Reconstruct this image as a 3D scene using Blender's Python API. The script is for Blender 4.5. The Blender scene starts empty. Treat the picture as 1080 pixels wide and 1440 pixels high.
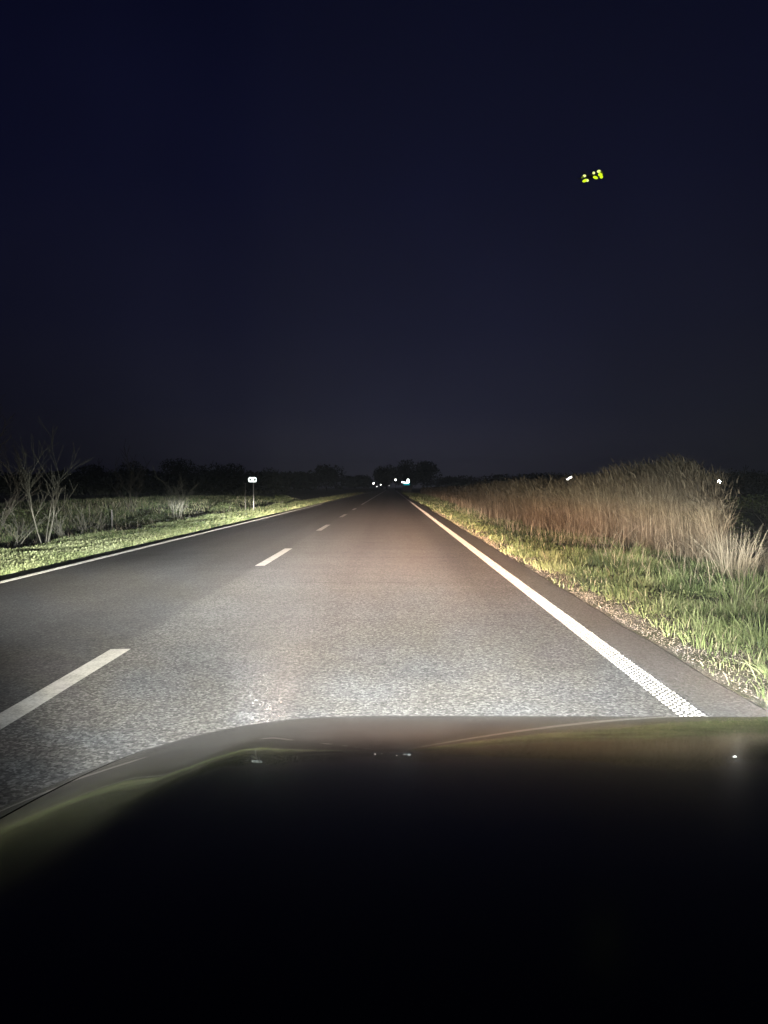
import bpy, math, random
import numpy as np
from mathutils import Vector, Matrix, Euler

random.seed(7)
RNG = np.random.default_rng(7)
S = bpy.context.scene
COL = S.collection
R = math.radians

# ------------------------------------------------------------------ camera
FPX = 1080.0                                   # focal length in photo pixels (1080 x 1440)
cam_d = bpy.data.cameras.new('camera')
cam_d.sensor_fit = 'VERTICAL'
cam_d.sensor_height = 36.0
cam_d.sensor_width = 27.0
cam_d.lens = 27.0
cam_d.clip_start = 0.05
cam_d.clip_end = 6000
cam = bpy.data.objects.new('camera', cam_d)
COL.objects.link(cam)
CAM = Vector((0.0, 0.0, 1.2))
cam.location = CAM
cam.rotation_euler = (R(90 - 1.86), 0, R(0.53))
S.camera = cam
CAMROT = cam.rotation_euler.to_matrix()

def at(px, py, depth):
    """world point seen at photo pixel (px, py), `depth` metres ahead along +Y"""
    d = CAMROT @ Vector(((px - 540) / FPX, (720 - py) / FPX, -1.0))
    return CAM + d * (depth / d.y)

# ------------------------------------------------------------------ view / world
S.view_settings.view_transform = 'Standard'
S.view_settings.look = 'None'
S.view_settings.gamma = 1
S.view_settings.exposure = 0
S.view_settings.use_curve_mapping = False
S.render.film_transparent = False
S.cycles.use_denoising = True
S.cycles.sample_clamp_indirect = 4.0
S.cycles.max_bounces = 6
S.cycles.diffuse_bounces = 2
S.cycles.glossy_bounces = 3
S.cycles.transparent_max_bounces = 8

W = bpy.data.worlds.new('World')
S.world = W
W.use_nodes = True

class NT:
    """small helper for building node trees"""
    def __init__(self, tree):
        self.t = tree
        tree.nodes.clear()
    def n(self, kind, **kw):
        nd = self.t.nodes.new(kind)
        for k, v in kw.items():
            if k.startswith('in_'):
                nd.inputs[int(k[3:]) if k[3:].isdigit() else k[3:]].default_value = v
            else:
                setattr(nd, k, v)
        return nd
    def l(self, a, b):
        self.t.links.new(a, b)
    def val(self, sock, v):
        if hasattr(v, 'is_output') or hasattr(v, 'links'):
            self.l(v, sock)
        else:
            sock.default_value = v
    def m(self, op, a, b=0.0, c=None, clamp=False):
        nd = self.n('ShaderNodeMath', operation=op)
        nd.use_clamp = clamp
        self.val(nd.inputs[0], a)
        self.val(nd.inputs[1], b)
        if c is not None:
            self.val(nd.inputs[2], c)
        return nd.outputs[0]
    def mix(self, f, a, b, mode='MIX'):
        nd = self.n('ShaderNodeMix', data_type='RGBA', blend_type=mode)
        self.val(nd.inputs[0], f)
        for s, v in ((nd.inputs[6], a), (nd.inputs[7], b)):
            if isinstance(v, (tuple, list)):
                s.default_value = (*v, 1) if len(v) == 3 else v
            else:
                self.l(v, s)
        return nd.outputs[2]
    def ramp(self, fac, stops, interp='LINEAR'):
        nd = self.n('ShaderNodeValToRGB')
        cr = nd.color_ramp
        cr.interpolation = interp
        while len(cr.elements) > 1:
            cr.elements.remove(cr.elements[-1])
        cr.elements[0].position = stops[0][0]
        cr.elements[0].color = (*stops[0][1], 1)
        for p, c in stops[1:]:
            e = cr.elements.new(p)
            e.color = (*c, 1)
        self.l(fac, nd.inputs[0])
        return nd.outputs[0]
    def curve(self, x, pts):
        nd = self.n('ShaderNodeFloatCurve')
        cu = nd.mapping.curves[0]
        while len(cu.points) > 2:
            cu.points.remove(cu.points[1])
        cu.points[0].location = pts[0]
        cu.points[1].location = pts[-1]
        for p in pts[1:-1]:
            cu.points.new(*p)
        for p in cu.points:
            p.handle_type = 'VECTOR'
        nd.mapping.update()
        self.l(x, nd.inputs['Value'])
        return nd.outputs[0]
    def noise(self, vec, scale, detail=2.0, rough=0.5, dist=0.0):
        nd = self.n('ShaderNodeTexNoise')
        nd.inputs['Scale'].default_value = scale
        nd.inputs['Detail'].default_value = detail
        nd.inputs['Roughness'].default_value = rough
        nd.inputs['Distortion'].default_value = dist
        if vec is not None:
            self.l(vec, nd.inputs['Vector'])
        return nd.outputs['Fac']

# night sky: deep blue overhead, paler towards the horizon, strongest over the lit village ahead
w = NT(W.node_tree)
tc = w.n('ShaderNodeTexCoord')
sep = w.n('ShaderNodeSeparateXYZ')
w.l(tc.outputs['Generated'], sep.inputs[0])
hx = w.m('DIVIDE', sep.outputs[0], w.m('MAXIMUM', w.m('ABSOLUTE', sep.outputs[1]), 0.05))
up = w.m('ABSOLUTE', sep.outputs[2])
grad = w.ramp(up, [(0.0, (.029, .028, .039)), (0.045, (.0225, .0222, .036)), (0.10, (.0140, .0146, .0300)), (0.2, (.0078, .0083, .0235)),
                   (0.36, (.0036, .0041, .0172)), (0.55, (.0017, .0021, .0112)), (1.0, (.0022, .0026, .009))])
hx = w.m('SUBTRACT', hx, 0.05)
ahead = w.m('POWER', 2.718, w.m('MULTIPLY', w.m('MULTIPLY', hx, hx), -8.5))
front = w.m('GREATER_THAN', sep.outputs[1], 0.0)
ahead = w.m('MULTIPLY', ahead, front)
low = w.m('SUBTRACT', 1.0, w.m('MULTIPLY', up, 2.2), clamp=True)
dark = w.m('ADD', 0.13, w.m('MULTIPLY', ahead, 0.87))
fac = w.m('ADD', w.m('MULTIPLY', dark, low), w.m('SUBTRACT', 1.0, low))
cl = w.noise(tc.outputs['Generated'], 3.0, 5.0, 0.6)
cl = w.m('ADD', 0.66, w.m('MULTIPLY', cl, 0.66))
vm = w.n('ShaderNodeVectorMath', operation='SCALE')
w.l(grad, vm.inputs[0])
w.l(w.m('MULTIPLY', fac, cl), vm.inputs['Scale'])
bg = w.n('ShaderNodeBackground')
bg.inputs['Strength'].default_value = 1.0
w.l(vm.outputs[0], bg.inputs['Color'])
out = w.n('ShaderNodeOutputWorld')
w.l(bg.outputs[0], out.inputs['Surface'])

# ------------------------------------------------------------------ the car's two low beams (the light of the picture)
CARX = 0.35
HAZE = 0.0005
BEAM = 4.9
E0, E1 = -0.45, 0.10
ELEV = [(-.45, 1.6), (-.36, 2.5), (-.30, 3.7), (-.25, 4.9), (-.20, 7.2), (-.16, 10.5), (-.12, 25), (-.09, 62), (-.063, 155), (-.045, 275), (-.03, 430), (-.02, 620),
        (-.011, 600), (-.004, 210), (.004, 14), (.012, 1)]
# half-width of the bright pool (dx/dy) for each elevation: it narrows towards the cut-off, and is wider on the left
WIDL = [(-.45, .5), (-.36, .5), (-.24, .53), (-.16, .60), (-.11, .78), (-.08, .56), (-.06, .32), (-.03, .24), (-.012, .32), (.004, .55), (.02, .8), (.1, .9)]
WIDR = [(-.45, .8), (-.36, .72), (-.20, .52), (-.14, .31), (-.09, .17), (-.06, .105), (-.035, .09), (-.012, .08), (-.004, .085), (.006, .10), (.02, .8), (.1, .9)]
POOL = [(0, 1), (.72, 1), (.92, .72), (1.08, .36), (1.25, .15), (1.6, .04), (2.2, 0), (6, 0)]
# unfocused light around the pool, by elevation and by azimuth
WIDE = [(-.45, 1.2), (-.30, 1.6), (-.20, 2.4), (-.12, 4.8), (-.09, 9), (-.063, 22), (-.045, 36), (-.03, 50), (-.015, 54), (0, 52), (.01, 43), (.03, 24), (.06, 11), (.1, 5)]
AZIM = [(-1.5, .04), (-1.0, .06), (-.75, .32), (-.62, 1.05), (-.5, 1.05), (-.4, .68), (-.3, .50), (-.2, .55), (-.1, .9), (0, 1), (.3, 1.0), (.45, .85), (.7, .65), (1.0, .35), (1.5, .08)]
LEFTGAIN = [(-.45, 1.3), (-.10, 1.4), (-.05, 2.0), (-.032, 1.1), (-.015, .8), (0, .62), (.1, .6)]

def make_beam(x, name):
    L = bpy.data.lights.new(name, 'SPOT')
    L.energy = 100
    L.color = (1, 1, 1)
    L.spot_size = R(150)
    L.spot_blend = 0.3
    L.shadow_soft_size = 0.035
    L.use_nodes = True
    t = NT(L.node_tree)
    g = t.n('ShaderNodeNewGeometry')
    s = t.n('ShaderNodeSeparateXYZ')
    t.l(g.outputs['Incoming'], s.inputs[0])
    fy = t.m('MAXIMUM', t.m('ABSOLUTE', s.outputs[1]), 0.02)
    sgn = 1.0 if BEAM_SIGN > 0 else -1.0
    e = t.m('MULTIPLY', t.m('DIVIDE', s.outputs[2], fy), sgn)
    a = t.m('MULTIPLY', t.m('DIVIDE', s.outputs[0], fy), sgn)
    tt = t.m('DIVIDE', t.m('SUBTRACT', e, E0), E1 - E0, clamp=True)
    le = t.curve(tt, [((p - E0) / (E1 - E0), math.log10(v) / 4) for p, v in ELEV])
    Ie = t.m('POWER', 10.0, t.m('MULTIPLY', le, 4.0))
    aa = t.m('DIVIDE', t.m('ADD', a, 1.5), 3.0, clamp=True)
    wl = t.curve(tt, [((p - E0) / (E1 - E0), v) for p, v in WIDL])
    wr = t.curve(tt, [((p - E0) / (E1 - E0), v) for p, v in WIDR])
    right = t.m('GREATER_THAN', a, 0.0)
    wd = t.m('ADD', t.m('MULTIPLY', wl, t.m('SUBTRACT', 1.0, right)), t.m('MULTIPLY', wr, right))
    u = t.m('DIVIDE', t.m('DIVIDE', t.m('ABSOLUTE', a), wd), 6.0, clamp=True)
    Ba = t.curve(u, [(p / 6.0, v) for p, v in POOL])
    wide = t.curve(tt, [((p - E0) / (E1 - E0), v / 60) for p, v in WIDE])
    azim = t.curve(aa, [((p + 1.5) / 3.0, v) for p, v in AZIM])
    lg = t.curve(tt, [((p - E0) / (E1 - E0), v / 4) for p, v in LEFTGAIN])
    side = t.m('MULTIPLY', t.m('SUBTRACT', t.m('MULTIPLY', a, -1.0), .16), 5.0, clamp=True)
    gain = t.m('ADD', t.m('SUBTRACT', 1.0, side), t.m('MULTIPLY', side, t.m('MULTIPLY', lg, 4.0)))
    wide = t.m('MULTIPLY', t.m('MULTIPLY', wide, 60.0), t.m('MULTIPLY', azim, gain))
    st = t.m('MULTIPLY', t.m('ADD', t.m('MULTIPLY', Ie, Ba), wide), BEAM)
    # colour fringe of the projector lens: warm just under the cut-off, cool and slightly green lower down
    cold = t.ramp(tt, [(0.0, (.93, .98, 1.0)), (0.60, (1.0, .98, .93)), (.753, (1, .98, .94)), (.84, (.98, 1.0, .97)), (1, (.9, 1, .98))])
    warm = t.ramp(tt, [(0.0, (.93, .98, 1.0)), (0.40, (.98, .99, 1.0)), (.54, (1.0, .93, .86)), (.63, (1.0, .80, .68)), (.71, (1.0, .69, .52)), (.782, (1.0, .66, .48)), (.815, (1.0, .74, .58)), (.86, (1, .95, .82)), (1, (.95, 1, .92))])
    ww = t.curve(aa, [(0, 0), ((-.3 + 1.5) / 3, 0), ((-.12 + 1.5) / 3, .5), ((-.03 + 1.5) / 3, 1), ((.07 + 1.5) / 3, 1), ((.11 + 1.5) / 3, .75), ((.15 + 1.5) / 3, 1), ((.26 + 1.5) / 3, 1), ((.35 + 1.5) / 3, .1), (1, 0)])
    col = t.mix(ww, cold, warm)
    # the uneven faint tints a projector lens throws
    cv = t.n('ShaderNodeCombineXYZ')
    t.l(t.m('MULTIPLY', e, 9.0), cv.inputs[0]); t.l(t.m('MULTIPLY', a, 2.6), cv.inputs[1])
    nz = t.noise(cv.outputs[0], 1.6, 3.0, 0.6)
    tint = t.ramp(nz, [(.36, (.93, .98, 1.0)), (.47, (1, 1, 1)), (.56, (1.0, .98, .89)), (.66, (1.0, .95, .96))])
    col = t.mix(1.0, col, tint, 'MULTIPLY')
    em = t.n('ShaderNodeEmission')
    t.l(col, em.inputs['Color'])
    t.l(st, em.inputs['Strength'])
    o = t.n('ShaderNodeOutputLight')
    t.l(em.outputs[0], o.inputs['Surface'])
    ob = bpy.data.objects.new(name, L)
    COL.objects.link(ob)
    ob.location = (x, 1.76, 0.62)
    ob.rotation_euler = (R(90), 0, 0)
    return ob

BEAM_SIGN = 1
BEAMS = [make_beam(CARX - 0.66, 'low_beam'), make_beam(CARX + 0.66, 'low_beam')]

# ------------------------------------------------------------------ helpers
def tag(o, label=None, cat=None, group=None, kind=None):
    if label: o['label'] = label
    if cat: o['category'] = cat
    if group: o['group'] = group
    if kind: o['kind'] = kind
    return o

def empty(name, loc=(0, 0, 0), rz=0):
    o = bpy.data.objects.new(name, None)
    o.empty_display_size = 0.1
    o.location = loc
    o.rotation_euler = (0, 0, rz)
    COL.objects.link(o)
    return o

def copy_tree(o, parent=None):
    c = o.copy()
    COL.objects.link(c)
    c.parent = parent
    for ch in [x for x in KIDS.get(o.name, [])]:
        d = copy_tree(ch, c)
        KIDS.setdefault(c.name, []).append(d)
    return c
KIDS = {}

def link(name, me, mat=None, parent=None):
    o = bpy.data.objects.new(name, me)
    COL.objects.link(o)
    if mat is not None:
        me.materials.append(mat)
    if parent is not None:
        o.parent = parent
        KIDS.setdefault(parent.name, []).append(o)
    return o

def mesh_np(name, V, F, tint=None, smooth=False):
    """V (n,3), F (m,3) or (m,4) arrays"""
    V = np.asarray(V, dtype=np.float32)
    F = np.asarray(F, dtype=np.int32)
    k = F.shape[1]
    me = bpy.data.meshes.new(name)
    me.vertices.add(len(V))
    me.vertices.foreach_set('co', V.ravel())
    me.loops.add(F.size)
    me.loops.foreach_set('vertex_index', F.ravel())
    me.polygons.add(len(F))
    me.polygons.foreach_set('loop_start', np.arange(0, F.size, k, dtype=np.int32))
    if smooth:
        me.polygons.foreach_set('use_smooth', np.ones(len(F), dtype=bool))
    if tint is not None:
        at_ = me.attributes.new('tint', 'FLOAT', 'POINT')
        at_.data.foreach_set('value', np.asarray(tint, dtype=np.float32))
    me.update(calc_edges=True)
    me.validate()
    return me

class MB:
    """collects boxes, tubes and grids into one mesh"""
    def __init__(self):
        self.v = []
        self.f = []
    def add(self, vs, fs):
        b = len(self.v)
        self.v += [tuple(p) for p in vs]
        self.f += [tuple(i + b for i in f) for f in fs]
        return self
    def box(self, c, s, rot=None, taper=0.0):
        hx, hy, hz = s[0] / 2, s[1] / 2, s[2] / 2
        k = 1 - taper
        P = [(-hx, -hy, -hz), (hx, -hy, -hz), (hx, hy, -hz), (-hx, hy, -hz), (-hx * k, -hy * k, hz), (hx * k, -hy * k, hz), (hx * k, hy * k, hz), (-hx * k, hy * k, hz)]
        M = Euler(rot).to_matrix() if rot else Matrix.Identity(3)
        P = [Vector(c) + M @ Vector(p) for p in P]
        return self.add(P, [(0, 3, 2, 1), (4, 5, 6, 7), (0, 1, 5, 4), (1, 2, 6, 5), (2, 3, 7, 6), (3, 0, 4, 7)])
    def tube(self, pts, radii, n=8, cap=True):
        pts = [Vector(p) for p in pts]
        rings = []
        for i, p in enumerate(pts):
            d = (pts[min(i + 1, len(pts) - 1)] - pts[max(i - 1, 0)]).normalized()
            a = d.orthogonal().normalized() if i == 0 else (a - d * a.dot(d)).normalized()
            b = d.cross(a)
            r = radii[i] if hasattr(radii, '__len__') else radii
            rings.append([p + (a * math.cos(2 * math.pi * k / n) + b * math.sin(2 * math.pi * k / n)) * r for k in range(n)])
        vs = [q for r_ in rings for q in r_]
        fs = []
        for i in range(len(rings) - 1):
            for k in range(n):
                fs.append((i * n + k, i * n + (k + 1) % n, (i + 1) * n + (k + 1) % n, (i + 1) * n + k))
        if cap:
            fs.append(tuple(range(n - 1, -1, -1)))
            fs.append(tuple((len(rings) - 1) * n + k for k in range(n)))
        return self.add(vs, fs)
    def ball(self, c, r, seg=10, rings=6):
        if not hasattr(r, '__len__'): r = (r, r, r)
        vs = [(c[0], c[1], c[2] - r[2])]
        for i in range(1, rings):
            th = math.pi * i / rings
            for k in range(seg):
                ph = 2 * math.pi * k / seg
                vs.append((c[0] + r[0] * math.sin(th) * math.cos(ph), c[1] + r[1] * math.sin(th) * math.sin(ph), c[2] - r[2] * math.cos(th)))
        vs.append((c[0], c[1], c[2] + r[2]))
        fs = [(0, 1 + (k + 1) % seg, 1 + k) for k in range(seg)]
        for i in range(rings - 2):
            for k in range(seg):
                a = 1 + i * seg
                fs.append((a + k, a + (k + 1) % seg, a + seg + (k + 1) % seg, a + seg + k))
        a = 1 + (rings - 2) * seg
        fs += [(a + k, a + (k + 1) % seg, len(vs) - 1) for k in range(seg)]
        return self.add(vs, fs)
    def grid(self, fn, us, vs_, flip=False):
        P = [fn(u, v) for v in vs_ for u in us]
        nu = len(us)
        F = []
        for j in range(len(vs_) - 1):
            for i in range(nu - 1):
                q = (j * nu + i, j * nu + i + 1, (j + 1) * nu + i + 1, (j + 1) * nu + i)
                F.append(q[::-1] if flip else q)
        return self.add(P, F)
    def build(self, name, mat, parent=None, smooth=False):
        me = bpy.data.meshes.new(name)
        me.from_pydata([tuple(p) for p in self.v], [], self.f)
        if smooth:
            me.polygons.foreach_set('use_smooth', [True] * len(me.polygons))
        me.update()
        return link(name, me, mat, parent)

def vnoise(x, y, s, seed=0):
    """smooth value noise, vectorised, 0..1"""
    x = np.asarray(x, dtype=np.float64) / s
    y = np.asarray(y, dtype=np.float64) / s
    xi, yi = np.floor(x), np.floor(y)
    fx, fy = x - xi, y - yi
    fx, fy = fx * fx * (3 - 2 * fx), fy * fy * (3 - 2 * fy)
    def h(a, b):
        q = np.sin(a * 127.1 + b * 311.7 + seed * 74.7) * 43758.5453
        return q - np.floor(q)
    return (h(xi, yi) * (1 - fx) + h(xi + 1, yi) * fx) * (1 - fy) + (h(xi, yi + 1) * (1 - fx) + h(xi + 1, yi + 1) * fx) * fy

# ------------------------------------------------------------------ materials
def mat(name):
    m = bpy.data.materials.new(name)
    m.use_nodes = True
    t = NT(m.node_tree)
    o = t.n('ShaderNodeOutputMaterial')
    return m, t, o

def simple(name, col, rough=0.6, metal=0.0, coat=0.0, bump=0.0, bscale=30.0, vary=0.15, spec=0.5):
    m, t, o = mat(name)
    p = t.n('ShaderNodeBsdfPrincipled')
    tc = t.n('ShaderNodeTexCoord')
    nz = t.noise(tc.outputs['Object'], bscale, 4.0, 0.6)
    c = t.mix(nz, tuple(x * (1 - vary) for x in col), tuple(min(1, x * (1 + vary)) for x in col))
    t.l(c, p.inputs['Base Color'])
    p.inputs['Roughness'].default_value = rough
    p.inputs['Metallic'].default_value = metal
    p.inputs['Coat Weight'].default_value = coat
    p.inputs['Specular IOR Level'].default_value = spec
    if bump:
        b = t.n('ShaderNodeBump')
        b.inputs['Strength'].default_value = bump
        b.inputs['Distance'].default_value = 0.01
        t.l(nz, b.inputs['Height'])
        t.l(b.outputs[0], p.inputs['Normal'])
    t.l(p.outputs[0], o.inputs['Surface'])
    return m

def glow(name, col, strength):
    m, t, o = mat(name)
    e = t.n('ShaderNodeEmission')
    e.inputs['Color'].default_value = (*col, 1)
    e.inputs['Strength'].default_value = strength
    t.l(e.outputs[0], o.inputs['Surface'])
    return m

def tinted(name, stops, rough=0.75, trans=0.25, spec=0.25):
    """foliage: colour picked by the per-blade attribute 'tint'"""
    m, t, o = mat(name)
    a = t.n('ShaderNodeAttribute', attribute_name='tint')
    c = t.ramp(a.outputs['Fac'], stops)
    p = t.n('ShaderNodeBsdfPrincipled')
    t.l(c, p.inputs['Base Color'])
    p.inputs['Roughness'].default_value = rough
    p.inputs['Specular IOR Level'].default_value = spec
    if trans:
        tr = t.n('ShaderNodeBsdfTranslucent')
        t.l(c, tr.inputs['Color'])
        mx = t.n('ShaderNodeMixShader')
        mx.inputs[0].default_value = trans
        t.l(p.outputs[0], mx.inputs[1])
        t.l(tr.outputs[0], mx.inputs[2])
        t.l(mx.outputs[0], o.inputs['Surface'])
    else:
        t.l(p.outputs[0], o.inputs['Surface'])
    return m

def asphalt_mat():
    m, t, o = mat('asphalt')
    tc = t.n('ShaderNodeTexCoord')
    P = tc.outputs['Object']
    sp = t.n('ShaderNodeSeparateXYZ')
    t.l(P, sp.inputs[0])
    fine = t.noise(P, 76, 3.0, 0.65)
    mid = t.noise(P, 34, 3.0, 0.6)
    big = t.noise(P, 0.55, 4.0, 0.55)
    # long smears and transverse paver seams: noise stretched across the road
    mp = t.n('ShaderNodeMapping')
    mp.inputs['Scale'].default_value = (0.22, 1.0, 1)
    t.l(P, mp.inputs[0])
    seam = t.noise(mp.outputs[0], 1.7, 5.0, 0.65)
    mp2 = t.n('ShaderNodeMapping')
    mp2.inputs['Scale'].default_value = (1.0, 0.03, 1)
    t.l(P, mp2.inputs[0])
    track = t.noise(mp2.outputs[0], 1.4, 3.0, 0.5)
    stones = t.n('ShaderNodeTexVoronoi', feature='F1')
    stones.inputs['Scale'].default_value = 72
    t.l(P, stones.inputs['Vector'])
    g = t.m('ADD', t.m('MULTIPLY', fine, 0.55), t.m('MULTIPLY', mid, 0.45))
    stone_r = t.n('ShaderNodeSeparateColor')
    t.l(stones.outputs['Color'], stone_r.inputs[0])
    g = t.m('ADD', t.m('MULTIPLY', g, 0.72), t.m('MULTIPLY', stone_r.outputs[0], 0.28))
    base = t.ramp(g, [(0.28, (.050, .0488, .047)), (0.44, (.098, .095, .091)), (0.55, (.155, .150, .143)), (0.70, (.30, .29, .278))])
    lo = t.m('ADD', 0.68, t.m('MULTIPLY', big, 0.28))
    lo = t.m('ADD', lo, t.m('MULTIPLY', t.m('SUBTRACT', seam, 0.5), 0.45))
    lo = t.m('ADD', lo, t.m('MULTIPLY', t.m('SUBTRACT', track, 0.5), 0.5))
    # transverse construction seams and a few thin wandering cracks
    wob = t.noise(P, 1.1, 4.0, 0.6)
    acc = None
    for y0, wd_ in ((16.7, .05), (13.1, .03), (24.6, .07), (9.6, .02)):
        dd = t.m('ABSOLUTE', t.m('SUBTRACT', sp.outputs[1], t.m('ADD', y0, t.m('MULTIPLY', t.m('SUBTRACT', wob, .5), .5))))
        mk = t.m('SUBTRACT', 1.0, t.m('DIVIDE', dd, wd_), clamp=True)
        acc = mk if acc is None else t.m('MAXIMUM', acc, mk)
    acc = t.m('MULTIPLY', acc, t.m('GREATER_THAN', sp.outputs[0], -2.0))
    vc = t.n('ShaderNodeTexVoronoi', feature='DISTANCE_TO_EDGE')
    vc.inputs['Scale'].default_value = 0.38
    wv = t.n('ShaderNodeVectorMath', operation='ADD')
    nv = t.n('ShaderNodeTexNoise'); nv.inputs['Scale'].default_value = 2.2; nv.inputs['Detail'].default_value = 4
    t.l(P, nv.inputs['Vector'])
    t.l(P, wv.inputs[0]); t.l(nv.outputs['Color'], wv.inputs[1])
    t.l(wv.outputs[0], vc.inputs['Vector'])
    ck = t.m('SUBTRACT', 1.0, t.m('DIVIDE', vc.outputs['Distance'], .008), clamp=True)
    ck = t.m('MULTIPLY', ck, t.m('MULTIPLY', t.m('SUBTRACT', big, .46), 5.0, clamp=True))
    crack = t.m('MAXIMUM', t.m('MULTIPLY', acc, .55), t.m('MULTIPLY', ck, .6))
    # wheel paths polished a little darker
    wp = None
    for x0 in (-.55, 1.05, -2.9, -4.6):
        d2 = t.m('DIVIDE', t.m('ABSOLUTE', t.m('SUBTRACT', sp.outputs[0], x0)), .36)
        k2 = t.m('SUBTRACT', 1.0, d2, clamp=True)
        wp = k2 if wp is None else t.m('MAXIMUM', wp, k2)
    lo = t.m('MULTIPLY', lo, t.m('SUBTRACT', 1.0, t.m('MULTIPLY', wp, t.m('MULTIPLY', track, .30))))
    lo = t.m('MULTIPLY', lo, t.m('SUBTRACT', 1.0, crack))
    v = t.n('ShaderNodeVectorMath', operation='SCALE')
    t.l(base, v.inputs[0])
    t.l(lo, v.inputs['Scale'])
    # oncoming lane's dimness outside the beam, put into its colour; smoother brownish strip outside the edge line
    lane = t.m('MULTIPLY', t.m('SUBTRACT', -1.98, sp.outputs[0]), 8.0, clamp=True)
    c = t.mix(t.m('MULTIPLY', lane, 0.42), v.outputs[0], (.04, .04, .041))
    sh = t.m('MULTIPLY', t.m('SUBTRACT', sp.outputs[0], 1.66), 20.0, clamp=True)
    c = t.mix(t.m('MULTIPLY', sh, 0.5), c, (.105, .092, .074))
    p = t.n('ShaderNodeBsdfPrincipled')
    t.l(c, p.inputs['Base Color'])
    p.inputs['Roughness'].default_value = 0.85
    p.inputs['Specular IOR Level'].default_value = 0.25
    b = t.n('ShaderNodeBump')
    b.inputs['Strength'].default_value = 0.55
    b.inputs['Distance'].default_value = 0.006
    h = t.m('ADD', g, t.m('MULTIPLY', stones.outputs['Distance'], -0.5))
    t.l(h, b.inputs['Height'])
    t.l(b.outputs[0], p.inputs['Normal'])
    t.l(p.outputs[0], o.inputs['Surface'])
    return m

def marking_mat(name, lo, hi, wear=0.3):
    m, t, o = mat(name)
    tc = t.n('ShaderNodeTexCoord')
    P = tc.outputs['Object']
    n1 = t.noise(P, 55, 4.0, 0.7)
    n2 = t.noise(P, 7, 4.0, 0.6)
    k = t.m('ADD', t.m('MULTIPLY', n1, 0.6), t.m('MULTIPLY', n2, 0.4))
    c = t.ramp(k, [(0.30, lo), (0.30 + wear, hi), (1.0, hi)])
    p = t.n('ShaderNodeBsdfPrincipled')
    t.l(c, p.inputs['Base Color'])
    p.inputs['Roughness'].default_value = 0.6
    b = t.n('ShaderNodeBump')
    b.inputs['Strength'].default_value = 0.4
    b.inputs['Distance'].default_value = 0.004
    t.l(n1, b.inputs['Height'])
    t.l(b.outputs[0], p.inputs['Normal'])
    t.l(p.outputs[0], o.inputs['Surface'])
    return m

def ground_mat():
    m, t, o = mat('verge_soil')
    tc = t.n('ShaderNodeTexCoord')
    P = tc.outputs['Object']
    n1 = t.noise(P, 2.3, 6.0, 0.65)
    n2 = t.noise(P, 38, 4.0, 0.7)
    n3 = t.noise(P, 0.35, 3.0, 0.5)
    soil = t.ramp(n2, [(0.25, (.060, .056, .047)), (0.5, (.125, .117, .100)), (0.75, (.20, .19, .165))])
    green = t.ramp(n2, [(0.3, (.040, .044, .028)), (0.7, (.085, .092, .055))])
    f = t.m('MULTIPLY', t.m('SUBTRACT', t.m('ADD', n1, t.m('MULTIPLY', n3, 0.5)), 0.62), 6.0, clamp=True)
    c = t.mix(f, soil, green)
    p = t.n('ShaderNodeBsdfPrincipled')
    t.l(c, p.inputs['Base Color'])
    p.inputs['Roughness'].default_value = 0.95
    p.inputs['Specular IOR Level'].default_value = 0.1
    b = t.n('ShaderNodeBump')
    b.inputs['Strength'].default_value = 0.8
    b.inputs['Distance'].default_value = 0.03
    t.l(t.m('ADD', n2, n1), b.inputs['Height'])
    t.l(b.outputs[0], p.inputs['Normal'])
    t.l(p.outputs[0], o.inputs['Surface'])
    return m

M = {}
M['asphalt'] = asphalt_mat()
M['marking'] = marking_mat('white_marking', (.13, .125, .115), (.44, .43, .40), .26)
M['dash'] = marking_mat('dash_marking', (.22, .21, .195), (.66, .645, .60), .26)
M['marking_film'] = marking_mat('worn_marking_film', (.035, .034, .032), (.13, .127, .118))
M['ground'] = ground_mat()
M['grass'] = tinted('green_grass', [(0.0, (.030, .045, .018)), (0.35, (.080, .112, .042)), (0.62, (.155, .20, .080)), (0.82, (.24, .28, .135)), (1.0, (.40, .36, .24))], trans=.12)
M['weed'] = tinted('broadleaf_weed', [(0.0, (.08, .10, .045)), (0.5, (.22, .265, .115)), (1.0, (.38, .41, .22))])
M['straw'] = tinted('dry_straw', [(0.0, (.09, .078, .055)), (0.5, (.19, .165, .115)), (1.0, (.33, .295, .215))], trans=0.15)
M['reed'] = tinted('dry_reed', [(0.0, (.045, .034, .023)), (0.4, (.105, .080, .052)), (0.8, (.19, .150, .10)), (1.0, (.28, .235, .165))], trans=0.2)
M['leaf'] = tinted('shrub_leaf', [(0.0, (.035, .05, .02)), (0.5, (.075, .095, .04)), (1.0, (.16, .17, .085))])
M['darkleaf'] = tinted('tree_leaf', [(0.0, (.026, .032, .022)), (0.5, (.048, .056, .036)), (1.0, (.08, .088, .055))])
M['bark'] = simple('bark', (.085, .075, .06), 0.9, bump=0.6, bscale=40, vary=0.4, spec=0.1)
M['palebark'] = simple('pale_bark', (.125, .12, .095), 0.85, bump=0.5, bscale=40, vary=0.35, spec=0.1)
M['stone'] = simple('gravel_stone', (.22, .20, .17), 0.9, bump=0.3, bscale=20, vary=0.5, spec=0.2)
M['post'] = simple('galvanised_post', (.34, .34, .33), 0.55, metal=0.3, vary=0.1)
M['wood'] = simple('weathered_wood', (.11, .105, .095), 0.85, vary=0.3, bump=0.3)
M['paint'] = None

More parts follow.
